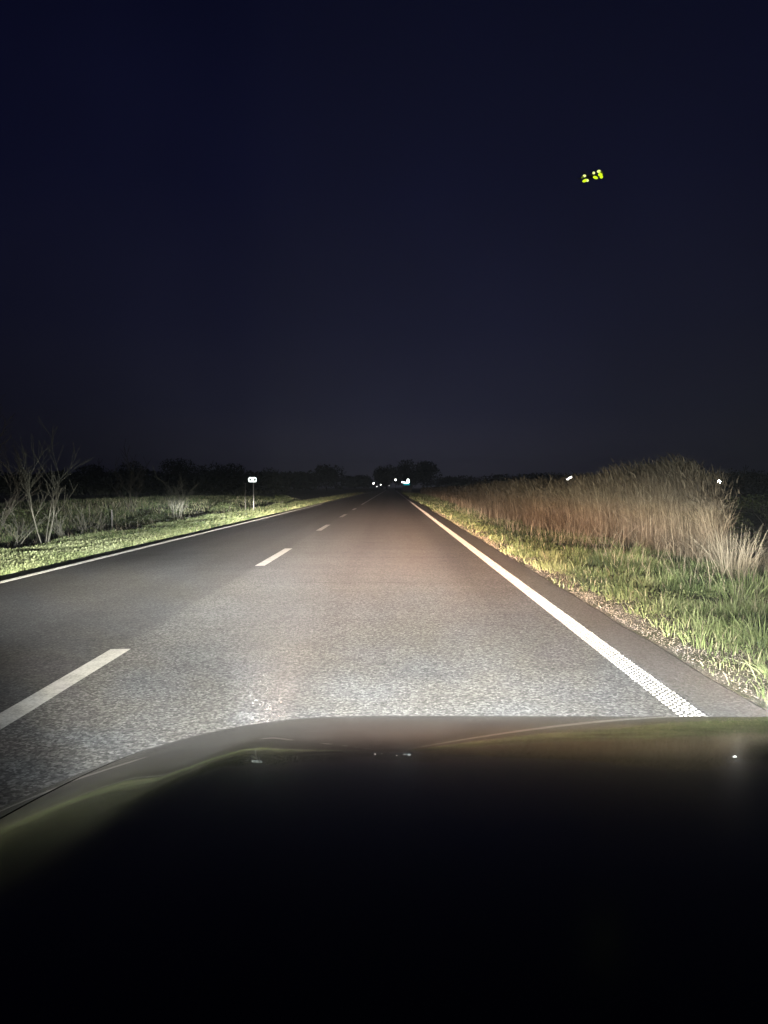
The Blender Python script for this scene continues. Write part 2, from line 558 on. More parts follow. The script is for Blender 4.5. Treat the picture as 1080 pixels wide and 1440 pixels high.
def paint_mat():
    m, t, o = mat('black_car_paint')
    tc = t.n('ShaderNodeTexCoord')
    n1 = t.noise(tc.outputs['Object'], 3.0, 5.0, 0.7)
    n2 = t.noise(tc.outputs['Object'], 160.0, 2.0, 0.6)
    p = t.n('ShaderNodeBsdfPrincipled')
    p.inputs['Base Color'].default_value = (.0035, .004, .005, 1)
    r = t.m('ADD', 0.14, t.m('MULTIPLY', n1, 0.10))
    t.l(r, p.inputs['Roughness'])
    p.inputs['IOR'].default_value = 1.30
    sy = t.n('ShaderNodeSeparateXYZ')
    t.l(tc.outputs['Object'], sy.inputs[0])
    # coat fades out towards the windscreen, removing the added drone's mirror image
    t.l(t.m('MULTIPLY', t.m('DIVIDE', t.m('SUBTRACT', sy.outputs[1], .98), .16, clamp=True), .34), p.inputs['Coat Weight'])
    p.inputs['Coat Roughness'].default_value = 0.02
    p.inputs['Coat IOR'].default_value = 1.3
    b = t.n('ShaderNodeBump')
    b.inputs['Strength'].default_value = 0.03
    b.inputs['Distance'].default_value = 0.001
    t.l(n2, b.inputs['Height'])
    t.l(b.outputs[0], p.inputs['Normal'])
    t.l(p.outputs[0], o.inputs['Surface'])
    return m
M['paint'] = paint_mat()
M['trim'] = simple('black_trim', (.008, .008, .009), 0.5)
M['glass'] = simple('dark_window_glass', (.004, .005, .006), 0.05, vary=0.0)
M['rubber'] = simple('tyre_rubber', (.015, .015, .015), 0.85)
M['rim'] = simple('alloy_rim', (.45, .45, .46), 0.3, metal=0.9, vary=0.05)
M['chrome'] = simple('chrome', (.6, .6, .62), 0.12, metal=1.0, vary=0.02)
M['lens'] = simple('clear_lens', (.35, .37, .4), 0.08, vary=0.02)
M['lamp_white'] = glow('white_lamp_glow', (1.0, .98, .93), 90)

# ------------------------------------------------------------------ terrain
GX = [-3000, -800, -250, -100, -50, -30, -22, -18, -16, -14.5, -13.5, -12.5, -11.5, -10.6, -9.9, -9.3, -9.0, -8.4, -7.8, -7.2, -6.7, -6.4, -6.14, -6.11, 1.99, 2.04, 2.072,
      2.2, 2.4, 2.6, 2.9, 3.2, 3.6, 4.0, 4.5, 5.0, 5.4, 5.8, 6.2, 6.8, 7.4, 8.2, 9.5, 11, 14, 20, 30, 50, 100, 250, 800, 3000]
PX = [-3000, -30, -16, -13.5, -11.5, -9.9, -9.1, -8.0, -6.7, -6.14, -6.11, 1.99, 2.04, 2.072, 2.6, 4.0, 5.4, 6.2, 7.6, 10.5, 14, 3000]
PZ = [-.1, -.1, -.22, -.5, -1.05, -.75, -.33, -.29, -.235, -.225, -.45, -.45, -.045, -.026, -.036, -.09, -.15, -.42, -1.05, -1.0, -.5, -.4]
def gz(x, y):
    z = np.interp(x, PX, PZ)
    off = (np.asarray(x) > 2.3) | (np.asarray(x) < -6.6)
    n = (vnoise(x, y, 1.3, 3) - .5) * .10 + (vnoise(x, y, 0.45, 5) - .5) * .05
    return z + n * off * np.clip(np.where(np.asarray(x) > 0, (np.asarray(x) - 2.3) / 1.0, (-6.6 - np.asarray(x)) / .8), 0, 1)

gy = np.concatenate([np.arange(-12, 26, .33), np.arange(26, 60, .8), np.arange(60, 130, 3), np.arange(130, 400, 15), [400, 600, 1000, 1800, 3500]])
X, Y = np.meshgrid(np.array(GX, float), gy)
V = np.stack([X.ravel(), Y.ravel(), gz(X.ravel(), Y.ravel())], 1)
nx, ny = len(GX), len(gy)
ii, jj = np.meshgrid(np.arange(nx - 1), np.arange(ny - 1))
q = (jj * nx + ii).ravel()
F = np.stack([q, q + 1, q + nx + 1, q + nx], 1)
g = link('ground', mesh_np('ground', V, F, smooth=True), M['ground'])
tag(g, kind='structure')

# ------------------------------------------------------------------ road
RL = -5.57            # oncoming edge line
def rz(x):            # pavement height: our lane level, the oncoming lane falls away from the crown
    return np.where(np.asarray(x) < -2.0, (np.asarray(x) + 2.0) * 0.046, 0.0)

ry = np.concatenate([np.arange(-12, 40, .12), np.arange(40, 120, 1.0), np.arange(120, 500, 20), [500, 900, 1700, 3400]])
edge_r = 2.03 + (vnoise(ry, ry * 0 + 3, .35, 1) - .5) * .035 + (vnoise(ry, ry * 0, 1.6, 2) - .5) * .04
edge_l = -6.11 + (vnoise(ry, ry * 0 + 7, .5, 4) - .5) * .06
cols = [edge_l, edge_l, ry * 0 - 5.4, ry * 0 - 2.0, ry * 0, edge_r - .02, edge_r, edge_r]
V = []
for k, c in enumerate(cols):
    z = rz(c) if k not in (0, 7) else rz(c) - 0.6
    if k in (1, 6): z = z - .004
    V.append(np.stack([c, ry, z + c * 0], 1))
V = np.concatenate(V)
n = len(ry)
F = []
for k in range(len(cols) - 1):
    a = k * n + np.arange(n - 1)
    F.append(np.stack([a, a + n, a + n + 1, a + 1], 1))
road = link('road', mesh_np('road', V, np.concatenate(F)), M['asphalt'])
tag(road, kind='structure')

def strip(name, xc, y0, y1, wd, m, dz=.004, parent=road):
    ys = np.arange(y0, y1 + 1e-6, max(.25, (y1 - y0) / 300)) if y1 - y0 > .5 else np.array([y0, y1])
    ys[-1] = y1
    xl = xc - wd / 2 + (vnoise(ys, ys * 0 + xc, .12, 9) - .5) * .006
    xr = xc + wd / 2 + (vnoise(ys, ys * 0 + xc, .12, 11) - .5) * .006
    V = np.concatenate([np.stack([xl, ys, rz(xl) + dz], 1), np.stack([xr, ys, rz(xr) + dz], 1)])
    k = len(ys)
    a = np.arange(k - 1)
    return link(name, mesh_np(name, V, np.stack([a, a + k, a + k + 1, a + 1], 1)), m, parent)

EDGE_R = 1.575
for xc in (EDGE_R, RL):
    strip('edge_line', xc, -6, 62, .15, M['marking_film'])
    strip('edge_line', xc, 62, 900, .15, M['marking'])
    # profiled thermoplastic: raised dots laid in staggered rows
    rows = np.arange(0.5 if xc > 0 else 3, 62, .052)
    k6 = np.arange(6)
    dx, dy = np.meshgrid(k6, rows)
    cx = xc - .0625 + dx * .025 + RNG.normal(0, .0012, dx.shape)
    cy = dy + (dx % 2) * .013 + RNG.normal(0, .0018, dx.shape) + dx * .004
    cx, cy = cx.ravel(), cy.ravel()
    N = len(cx)
    sx = .0086 + RNG.normal(0, .0011, N)
    sy = .0150 + RNG.normal(0, .0018, N)
    hz = .0065 + RNG.normal(0, .0008, N)
    bot = np.array([(-1, -1), (1, -1), (1, 1), (-1, 1)])
    VV = np.zeros((N, 8, 3))
    z0 = rz(cx) + .0045
    for c_, (a, b) in enumerate(bot):
        VV[:, c_] = np.stack([cx + a * sx, cy + b * sy, z0], 1)
        VV[:, c_ + 4] = np.stack([cx + a * sx * .7, cy + b * sy * .7, z0 + hz], 1)
    base = (np.arange(N) * 8)[:, None]
    FF = np.concatenate([base + np.array(f) for f in [(4, 5, 6, 7), (0, 1, 5, 4), (1, 2, 6, 5), (2, 3, 7, 6), (3, 0, 4, 7)]])
    d = link('marking_dots', mesh_np('marking_dots', VV.reshape(-1, 3), FF), M['marking'], road)
    d['kind'] = 'stuff'

ends = [5.63, 14.95, 24.4, 33.9, 43.4]
for e in [-3.7] + ends:
    strip('lane_dash', -2.0, e - 3.3, e, .15, M['dash'])
strip('lane_line', -2.0, 52, 300, .13, M['dash'])

# ------------------------------------------------------------------ ribbons (grass blades, reeds, straw)
def ribbons(x, y, z, h, wd, lean, az, tint, K=3, droop=.25, facing=None, taper=.7):
    N = len(x)
    f = RNG.uniform(0, math.pi, N) if facing is None else facing
    t = np.linspace(0, 1, K + 1)
    V = np.zeros((N, 2 * K + 1, 3))
    ca, sa, cf, sf = np.cos(az), np.sin(az), np.cos(f), np.sin(f)
    for i in range(K + 1):
        s = t[i]
        ho = lean * h * s ** 1.7
        up_ = h * s * (1 - droop * np.minimum(lean, 1.2) * s)
        px, py, pz = x + ca * ho, y + sa * ho, z + up_
        if i < K:
            hw = wd / 2 * (1 - s) ** taper if i else wd / 2 * .8
            V[:, 2 * i] = np.stack([px - cf * hw, py - sf * hw, pz], 1)
            V[:, 2 * i + 1] = np.stack([px + cf * hw, py + sf * hw, pz], 1)
        else:
            V[:, 2 * K] = np.stack([px, py, pz], 1)
    base = (np.arange(N) * (2 * K + 1))[:, None]
    fs = []
    for i in range(K - 1):
        a = 2 * i
        fs += [(a, a + 1, a + 3), (a, a + 3, a + 2)]
    a = 2 * (K - 1)
    fs.append((a, a + 1, a + 2))
    F = np.concatenate([base + np.array(q_) for q_ in fs])
    T = np.repeat(tint, 2 * K + 1)
    return V.reshape(-1, 3), F, T

def join(parts):
    V, F, T, b = [], [], [], 0
    for v, f, t in parts:
        V.append(v); F.append(f + b); T.append(t); b += len(v)
    return np.concatenate(V), np.concatenate(F), np.concatenate(T)

def tufts(xr, yr, n, per, h, wd, keep=None, tintc=.5, seed=0, spread=.04, straw=.12):
    """n tufts of `per` blades scattered over a rectangle, thinned by keep(x, y)"""
    x = RNG.uniform(*xr, n); y = RNG.uniform(*yr, n)
    if keep is not None:
        k = RNG.uniform(0, 1, n) < keep(x, y)
        x, y = x[k], y[k]
    n = len(x)
    th = h * (0.45 + .9 * vnoise(x, y, .55, 20 + seed)) * RNG.uniform(.6, 1.35, n)
    tt = np.clip(tintc + (vnoise(x, y, .8, 30 + seed) - .5) * .9 + RNG.normal(0, .10, n), 0, .8)
    X_ = np.repeat(x, per) + RNG.normal(0, spread, n * per)
    Y_ = np.repeat(y, per) + RNG.normal(0, spread, n * per)
    az = np.arctan2(Y_ - np.repeat(y, per), X_ - np.repeat(x, per)) + RNG.normal(0, .5, n * per)
    H = np.repeat(th, per) * RNG.uniform(.55, 1.15, n * per)
    ln = np.abs(RNG.normal(.45, .3, n * per))
    T = np.clip(np.repeat(tt, per) + RNG.normal(0, .09, n * per), 0, .82)
    s = RNG.uniform(0, 1, n * per) < straw
    T[s] = RNG.uniform(.86, 1, s.sum())
    return ribbons(X_, Y_, gz(X_, Y_) - .01, H, wd * RNG.uniform(.7, 1.3, n * per), ln, az, T)

def kr(x, y):     # right verge: bare gravelly strip next to the asphalt, patchy, lush further out
    e = np.clip((x - 2.09 - .30 * vnoise(x, y, .7, 41)) / .42, 0, 1)
    p = np.clip((vnoise(x, y, .5, 42) - .30) * 3.2, .10, 1) * np.clip((vnoise(x, y, .17, 44) - .2) * 3, .35, 1)
    return e * p + .03
def kl(x, y):
    return np.clip((-6.12 - x) / .15, 0.05, 1) * np.clip((vnoise(x, y, .6, 43) - .1) * 3, .35, 1)

G = [
    tufts((2.1, 6.4), (3.2, 8.5), 7000, 9, .12, .0090, kr, .46, 0),
    tufts((2.1, 6.4), (8.5, 15), 6200, 9, .15, .013, kr, .44, 0, .05, .08),
    tufts((2.1, 6.0), (15, 30), 6500, 7, .15, .020, kr, .24, 0, .07, .10),
    tufts((2.1, 5.4), (30, 70), 5000, 6, .18, .036, kr, .26, 0, .12, .12),
    tufts((2.1, 6.0), (70, 160), 3500, 5, .25, .07, kr, .40, 0, .25),
    tufts((6.2, 9.5), (5, 15), 1500, 8, .25, .012, None, .35, 1, .06, .25),
    tufts((-9.6, -6.12), (9, 20), 6500, 8, .10, .014, kl, .55, 2, .05, .05),
    tufts((-9.8, -6.12), (20, 40), 7000, 7, .16, .020, kl, .48, 2, .08, .10),
    tufts((-9.8, -6.12), (40, 90), 5000, 6, .22, .04, kl, .42, 2, .14, .12),
    tufts((-9.0, -6.3), (90, 180), 2000, 5, .28, .08, kl, .40, 2, .25, .15),
    tufts((-24, -9.6), (16, 45), 5500, 7, .26, .022, lambda x, y: 1 - ((x > -13.5) & (y < 24) & (x < -9.3)) * .93, .27, 3, .10, .22),
    tufts((-30, -9.6), (45, 110), 3500, 6, .3, .05, None, .24, 3, .2, .25),
]
V, F, T = join(G)
gr = link('grass', mesh_np('grass', V, F, T), M['grass'])
tag(gr, 'rough green roadside grass covering both verges', 'grass', kind='stuff')

# taller dry weeds standing in the grass on both sides
def scatter_ribbons(xr, yr, n, h, wd, lean, tint, keep=None, K=4, sd=0):
    x = RNG.uniform(*xr, n); y = RNG.uniform(*yr, n)
    if keep is not None:
        k = RNG.uniform(0, 1, n) < keep(x, y)
        x, y = x[k], y[k]
    n = len(x)
    H = h * RNG.uniform(.5, 1.3, n)
    return ribbons(x, y, gz(x, y) - .02, H, wd * RNG.uniform(.7, 1.3, n), np.abs(RNG.normal(lean, lean * .6, n)), RNG.uniform(0, 6.28, n), np.clip(RNG.normal(tint, .18, n), 0, 1), K=K)

st = [
    scatter_ribbons((2.12, 3.3), (3.2, 12), 6000, .07, .005, 1.5, .7, lambda x, y: np.clip(1.3 - (x - 2.1) / .9, .1, 1)),
    scatter_ribbons((2.12, 3.3), (12, 40), 6000, .09, .010, 1.4, .7, lambda x, y: np.clip(1.3 - (x - 2.1) / .9, .1, 1)),
    scatter_ribbons((3.4, 5.8), (7, 16), 500, .42, .006, .3, .6),
    scatter_ribbons((3.2, 5.4), (16, 40), 900, .5, .010, .3, .6),
    scatter_ribbons((-12, -8.6), (20, 50), 2000, .5, .010, .35, .35, lambda x, y: vnoise(x, y, 1.8, 60) ** 2 * 1.4),
    scatter_ribbons((-22, -12), (24, 70), 2200, .7, .018, .35, .3, lambda x, y: vnoise(x, y, 2.5, 61) ** 2 * 1.6),
]
V, F, T = join(st)
o = link('dry_weeds', mesh_np('dry_weeds', V, F, T), M['straw'])
tag(o, 'thin dry straw and dead stems scattered through the verge grass', 'dry weeds', kind='stuff')

# broad leaved low weeds: bright rosettes by the pavement edge
def leaves(x, y, z, size, tint, tiltmax=1.1, asp=.55):
    N = len(x)
    az = RNG.uniform(0, 6.283, N); el = RNG.uniform(-.1, tiltmax, N); ro = RNG.normal(0, .5, N)
    d = np.stack([np.cos(az) * np.cos(el), np.sin(az) * np.cos(el), np.sin(el)], 1)
    s = np.stack([-np.sin(az), np.cos(az), ro * .6], 1)
    s /= np.linalg.norm(s, axis=1)[:, None]
    c = np.stack([x, y, z], 1)
    L = size[:, None]
    nrm = np.cross(d, s)
    P = np.stack([c, c + d * L * .5 + s * L * asp / 2 + nrm * L * .08, c + d * L, c + d * L * .5 - s * L * asp / 2 + nrm * L * .08], 1)
    b = (np.arange(N) * 4)[:, None]
    F = np.concatenate([b + np.array((0, 1, 2)), b + np.array((0, 2, 3))])
    return P.reshape(-1, 3), F, np.repeat(tint, 4)

def weeds(xr, yr, n, per, size, keep=None, hh=.05, tc=.5):
    x = RNG.uniform(*xr, n); y = RNG.uniform(*yr, n)
    if keep is not None:
        k = RNG.uniform(0, 1, n) < keep(x, y)
        x, y = x[k], y[k]
    n = len(x) * per
    X_ = np.repeat(x, per) + RNG.normal(0, .035, n); Y_ = np.repeat(y, per) + RNG.normal(0, .035, n)
    Z_ = gz(X_, Y_) + RNG.uniform(0, hh, n)
    return leaves(X_, Y_, Z_, size * RNG.uniform(.6, 1.4, n), np.clip(np.repeat(vnoise(x, y, .7, 70), per) * .6 + RNG.normal(tc - .3, .12, n), 0, 1))

V, F, T = join([
    weeds((-8.9, -6.15), (9, 24), 8000, 7, .055, lambda x, y: np.clip((-6.1 - x) / .2, 0, 1), .08, .75),
    weeds((-8.9, -6.35), (24, 60), 4500, 6, .08, None, .1, .6),
    weeds((2.3, 4.6), (3.4, 14), 2600, 7, .030, lambda x, y: np.clip((vnoise(x, y, .9, 71) - .4) * 4, 0, 1), .05, .6),
    weeds((2.3, 4.4), (14, 50), 3000, 6, .05, lambda x, y: np.clip((vnoise(x, y, 1.2, 72) - .3) * 4, 0, 1), .06, .30),
])
o = link('low_weeds', mesh_np('low_weeds', V, F, T), M['weed'])
tag(o, 'low broad leaved weeds and clover along the pavement edges', 'weeds', kind='stuff')

# gravel: small broken stones along the bare strip
def stones(n, xr, yr, s0, s1):
    x = RNG.uniform(*xr, n); y = RNG.uniform(*yr, n)
    s = RNG.uniform(s0, s1, n) * RNG.uniform(.5, 1, n)
    O = np.array([(1, 0, 0), (-1, 0, 0), (0, 1, 0), (0, -1, 0), (0, 0, 1), (0, 0, -.6)], float)
    P = O[None] * s[:, None, None] * RNG.uniform(.55, 1.2, (n, 6, 1))
    a = RNG.uniform(0, 6.28, n)
    ca, sa = np.cos(a)[:, None], np.sin(a)[:, None]
    Q = np.stack([P[..., 0] * ca - P[..., 1] * sa, P[..., 0] * sa + P[..., 1] * ca, P[..., 2] * .7], -1)
    Q += np.stack([x, y, gz(x, y) + s * .2], 1)[:, None]
    b = (np.arange(n) * 6)[:, None]
    F = np.concatenate([b + np.array(f) for f in [(0, 2, 4), (2, 1, 4), (1, 3, 4), (3, 0, 4), (2, 0, 5), (1, 2, 5), (3, 1, 5), (0, 3, 5)]])
    return Q.reshape(-1, 3), F, np.zeros(n * 6)
V, F, T = join([stones(5000, (2.08, 2.85), (3, 9), .003, .012), stones(3500, (2.08, 2.9), (9, 26), .006, .018), stones(1200, (-6.7, -6.22), (8, 26), .006, .02)])
o = link('gravel', mesh_np('gravel', V, F), M['stone'])
tag(o, 'small loose stones on the bare strip beside the asphalt', 'gravel', kind='stuff')

# ------------------------------------------------------------------ the reed bed on the right
def reed_edge(y):
    return np.interp(y, [13, 16, 20, 28, 45, 90, 160], [5.75, 5.55, 4.95, 4.15, 4.25, 5.3, 6.5])
def reed_top(y):
    return np.interp(y, [13, 15, 17.6, 21, 28, 45, 90, 160], [1.22, 1.66, 1.72, 1.36, 1.26, 1.10, 1.0, 1.0])
def reeds(n, y0, y1, depth, wd):
    y = RNG.uniform(y0, y1, n)
    q_ = RNG.beta(1.0, 2.2, n)
    x = reed_edge(y) + q_ * depth + (vnoise(y, y * 0, 1.1, 80) - .5) * .5
    k = (x / y < .435) & (y > 13.4 + (x - 5.6) * .5)
    x, y, q_ = x[k], y[k], q_[k]
    n = len(x)
    z = gz(x, y) - .03
    fall = np.clip((x / y - .385) / .05, 0, 1)
    top = reed_top(y) * (1 - .30 * fall) + RNG.normal(0, .10, n) - .28 * np.exp(-q_ * 14) + (vnoise(x, y, .8, 81) - .5) * .42 + q_ * .15
    H = np.maximum(top - z, .5)
    az = RNG.normal(math.pi, .9, n)           # combed by the wind
    ln = np.abs(RNG.normal(.10, .07, n))
    ln = np.where(fall > .3, ln + .12, ln)
    T = np.clip(RNG.normal(.55, .2, n), 0, 1)
    parts = [ribbons(x, y, z, H, wd * RNG.uniform(.7, 1.3, n), ln, az, T, K=4, taper=.35)]
    # blades leaving the stem, and the drooping plume at its tip
    for s0, s1 in ((.25, .6), (.5, .9)):
        s = RNG.uniform(s0, s1, n)
        ho = ln * H * s ** 1.7
        parts.append(ribbons(x + np.cos(az) * ho, y + np.sin(az) * ho, z + H * s, RNG.uniform(.18, .42, n), wd * 1.5 * np.ones(n), RNG.uniform(.5, 1.5, n), RNG.uniform(0, 6.28, n), np.clip(T + .1, 0, 1), K=3))
    k2 = RNG.uniform(0, 1, n) < .45
    s = .93
    ho = ln * H * s ** 1.7
    xx, yy, zz = (x + np.cos(az) * ho)[k2], (y + np.sin(az) * ho)[k2], (z + H * (s - .02))[k2]
    m2 = len(xx)
    parts.append(ribbons(xx, yy, zz, RNG.uniform(.14, .24, m2), wd * 3.6 * np.ones(m2), RNG.uniform(.3, 1.2, m2), az[k2] + RNG.normal(0, .5, m2), np.clip(T[k2] - .15, 0, 1), K=3))
    return join(parts)
def lying(n, x0, x1, y0, y1, wd):
    """broken stalks leaning every way at the foot of the bed"""
    x = RNG.uniform(x0, x1, n); y = RNG.uniform(y0, y1, n)
    return ribbons(x, y, gz(x, y) + .02, RNG.uniform(.35, .9, n), wd * np.ones(n), RNG.uniform(.4, 1.8, n), RNG.uniform(0, 6.28, n), np.clip(RNG.normal(.75, .15, n), 0, 1), K=3, droop=.35)
V, F, T = join([reeds(11000, 13, 22, 3.0, .0075), reeds(11000, 22, 45, 3.0, .012), reeds(7000, 45, 100, 4.0, .028), reeds(2500, 100, 170, 5, .06),
                lying(420, 5.1, 6.5, 12.6, 15.5, .011), lying(350, 4.2, 5.2, 15.5, 30, .014)])
o = link('reed_bed', mesh_np('reed_bed', V, F, T), M['reed'])
tag(o, 'tall dry brown reeds standing in a long bed beyond the right verge', 'reeds', kind='stuff')

# ------------------------------------------------------------------ single straw clumps and bright grass tufts (things one can point at)
def clump(name, label, cat, x, y, n, h, wd, lean, tint, m, group, spread=.12, K=5, part='blade', bias=(0, 0)):
    root = empty(name, (x, y, float(gz(x, y))))
    tag(root, label, cat, group)
    X_ = RNG.normal(0, spread, n); Y_ = RNG.normal(0, spread, n)
    az = np.arctan2(Y_ + bias[1], X_ + bias[0]) + RNG.normal(0, .4, n)
    v, f, t = ribbons(X_, Y_, np.zeros(n) - .02, h * RNG.uniform(.45, 1.1, n), wd * RNG.uniform(.7, 1.3, n), np.abs(RNG.normal(lean, lean * .5, n)), az, np.clip(RNG.normal(tint, .12, n), 0, 1), K=K)
    b = link('blades', mesh_np('blades', v, f, t), m, root)
    b['kind'] = 'stuff'
    return root

clump('straw_clump', 'pale dry straw clump standing alone in bright grass near the right frame edge', 'dry grass', 4.95, 11.1, 190, .85, .0065, .42, .7, M['straw'], 'dry straw clumps', .13)
clump('straw_clump', 'dry straw clump leaning over the dark ditch at the right frame edge', 'dry grass', 5.85, 12.1, 170, .95, .007, .5, .55, M['straw'], 'dry straw clumps', .16, bias=(.1, 0))
clump('straw_clump', 'low grey straw clump between the reed bed end and the pale straw', 'dry grass', 5.65, 13.0, 150, .85, .007, .5, .4, M['straw'], 'dry straw clumps', .2)
clump('grass_tuft', 'big bright lime grass tuft with long arching blades near the asphalt', 'grass tuft', 2.95, 6.1, 170, .30, .012, .85, .62, M['grass'], 'bright grass tufts on the right verge', .08)
clump('grass_tuft', 'tall thin green grass tuft below the pale straw clump', 'grass tuft', 3.75, 8.3, 110, .36, .010, .7, .62, M['grass'], 'bright grass tufts on the right verge', .08)
clump('grass_tuft', 'yellow green grass tuft low by the pavement edge at the right frame edge', 'grass tuft', 2.55, 5.0, 120, .17, .009, .9, .72, M['grass'], 'bright grass tufts on the right verge', .09)
clump('grass_tuft', 'small green tuft in front of the middle of the reed bed', 'grass tuft', 4.05, 13.2, 110, .40, .012, .6, .55, M['grass'], 'bright grass tufts on the right verge', .1)
clump('grass_tuft', 'upright green tuft at the far right above the lime tuft', 'grass tuft', 4.35, 9.2, 150, .34, .011, .4, .52, M['grass'], 'bright grass tufts on the right verge', .2)

# ------------------------------------------------------------------ saplings, shrubs and trees
def branching(seed, height, trunks, spread, depth, r0, twig=.5, up=.5):
    """returns (list of tubes for stems, list for twigs); each tube is (points, radii)"""
    rr = random.Random(seed)
    stems, twigs = [], []
    def grow(p, d, L, r, lvl):
        pts = [p]; rad = [r]
        k = 4
        for i in range(k):
            d = (d + Vector((rr.gauss(0, .10), rr.gauss(0, .10), rr.gauss(0, .06) + .04 * up))).normalized()
            pts.append(pts[-1] + d * L / k)
            rad.append(r * (1 - .62 * (i + 1) / k))
            if lvl < depth and (i > 0 or lvl > 0):
                for _ in range(1 + (rr.random() < .45)):
                    a = rr.uniform(0, 6.28)
                    dd = (d + Vector((math.cos(a), math.sin(a), rr.uniform(-.1, .5))) * rr.uniform(.4, .85)).normalized()
                    grow(pts[-1], dd, L * rr.uniform(.38, .62), rad[-1] * .62, lvl + 1)
        (stems if lvl == 0 else twigs).append((pts, rad))
    for s in range(trunks):
        a = rr.uniform(0, 6.28)
        d = Vector((math.cos(a) * spread, math.sin(a) * spread, 1)).normalized()
        grow(Vector((math.cos(a) * .05, math.sin(a) * .05, -.05)), d, height * rr.uniform(.7, 1.05), r0 * rr.uniform(.7, 1.1), 0)
    return stems, twigs

def tubes_obj(tubes, name, m, parent, n=5, rmin=.003):
    mb = MB()
    for pts, rad in tubes:
        mb.tube(pts, [max(r_, rmin) for r_ in rad], n=n, cap=False)
    return mb.build(name, m, parent, smooth=True)

def bare_plant(name, label, cat, x, y, seed, height, trunks, spread, depth, r0, m, group=None, rmin=.004, up=.5):
    root = empty(name, (x, y, float(gz(x, y))))
    tag(root, label, cat, group)
    s, t = branching(seed, height, trunks, spread, depth, r0, up=up)
    tubes_obj(s, 'trunk', m, root, 6, rmin)
    if t:
        tubes_obj(t, 'branches', m, root, 4, rmin)
    return root

def leaf_cloud(n, centre, rad, size, lumps=7, seed=0):
    rr = np.random.default_rng(seed)
    C = rr.normal(0, .42, (lumps, 3)) * np.array(rad) + np.array(centre)
    C[:, 2] = np.clip(C[:, 2], centre[2] - rad[2] * .6, centre[2] + rad[2] * .7)
    k = rr.integers(0, lumps, n)
    d = rr.normal(0, 1, (n, 3)); d /= np.linalg.norm(d, axis=1)[:, None]
    P = C[k] + d * (rr.uniform(.25, 1, n) ** .5)[:, None] * np.array(rad) * .55
    return leaves(P[:, 0], P[:, 1], P[:, 2], size * rr.uniform(.6, 1.4, n), np.clip(rr.normal(.45, .22, n) + (k / lumps - .5) * .3, 0, 1), asp=.7)

def shrub(label, x, y, w_, h_, n, size, seed, group=None, m='leaf', name='shrub'):
    root = empty(name, (x, y, float(gz(x, y))))
    tag(root, label, 'shrub', group)
    s, t = branching(seed, h_ * .7, 4, .5, 1, .018)
    tubes_obj(s + t, 'stems', M['bark'], root, 5)
    v, f, tt = leaf_cloud(n, (0, 0, h_ * .55), (w_ / 2, w_ / 2, h_ * .42), size, 8, seed)
    b = link('foliage', mesh_np('foliage', v, f, tt), M[m], root)
    return root

def tree(label, x, y, w_, h_, seed, n=900, size=.8, group='trees on the dark horizon', crown_lo=.25):
    root = empty('tree', (x, y, float(gz(x, y))))
    tag(root, label, 'tree', group)
    s, t = branching(seed, h_ * .75, 1, .08, 2, h_ * .028)
    tubes_obj(s + t, 'trunk', M['bark'], root, 5, .04)
    v, f, tt = leaf_cloud(n, (0, 0, h_ * (1 + crown_lo) / 2), (w_ / 2, w_ / 2, h_ * (1 - crown_lo) * .5), size, 18, seed)
    link('crown', mesh_np('crown', v, f, tt), M['darkleaf'], root)
    return root

def px_x(px, depth): return at(px, 700, depth).x

bare_plant('bare_tree', 'dim leafless tree reaching in from the left frame edge', 'tree', px_x(-22, 22), 22, 4, 3.2, 3, .42, 3, .022, M['bark'], rmin=.005)
bare_plant('sapling', 'multi-stemmed bare sapling with one long twig up to the right, left verge', 'sapling', px_x(62, 20), 20, 9, 1.9, 5, .34, 2, .013, M['palebark'], 'bare saplings on the left verge', rmin=.0045)
bare_plant('sapling', 'bare leaning sapling stump low at the left frame edge', 'sapling', px_x(8, 21), 21, 12, 1.2, 3, .8, 2, .022, M['palebark'], 'bare saplings on the left verge')
bare_plant('sapling', 'thin three-stemmed bare sapling right of the round leafy shrub', 'sapling', px_x(247, 37), 37, 21, 2.0, 4, .22, 2, .020, M['palebark'], 'bare saplings on the left verge', rmin=.008)
bare_plant('sapling', 'short bushy bare sapling between the tall sapling and the white post', 'sapling', px_x(128, 27), 27, 31, 1.05, 8, .55, 1, .016, M['palebark'], 'bare saplings on the left verge', rmin=.006)
bare_plant('sapling', 'slender leaning bare sapling just left of the white post', 'sapling', px_x(100, 24), 24, 33, 1.0, 6, .45, 1, .014, M['palebark'], 'bare saplings on the left verge', rmin=.006)
bare_plant('sapling', 'faint tall bare sapling behind the leafy shrub', 'sapling', px_x(185, 44), 44, 38, 2.4, 4, .3, 2, .022, M['bark'], 'bare saplings on the left verge', rmin=.009)

shrub('round leafy green shrub on the left verge between two bare saplings', px_x(204, 34), 34, 1.55, 1.15, 1500, .07, 3, 'leafy shrubs on the left verge')
shrub('small leafy shrub low beside the road sign post', px_x(318, 42), 42, 1.6, .75, 900, .08, 5, 'leafy shrubs on the left verge')
shrub('low leafy shrub left of the white post, beside the tall sapling', px_x(112, 26), 26, 1.3, .6, 900, .06, 6, 'leafy shrubs on the left verge')
shrub('wide dim shrub at the left frame edge below the bare tree', px_x(25, 28), 28, 3.0, .9, 1500, .08, 8, 'leafy shrubs on the left verge')
shrub('dim shrub right of the road sign along the left verge', px_x(392, 62), 62, 2.6, .9, 900, .12, 11, 'leafy shrubs on the left verge')
shrub('dark weedy bush in the ditch right of the reed bed, below the yard lamp', px_x(1030, 26), 26, 2.2, 1.3, 1100, .09, 14, 'dark bushes beyond the right ditch')
shrub('dark broad bush at the right frame edge beyond the ditch', px_x(1078, 34), 34, 3.5, 1.5, 1200, .12, 15, 'dark bushes beyond the right ditch')

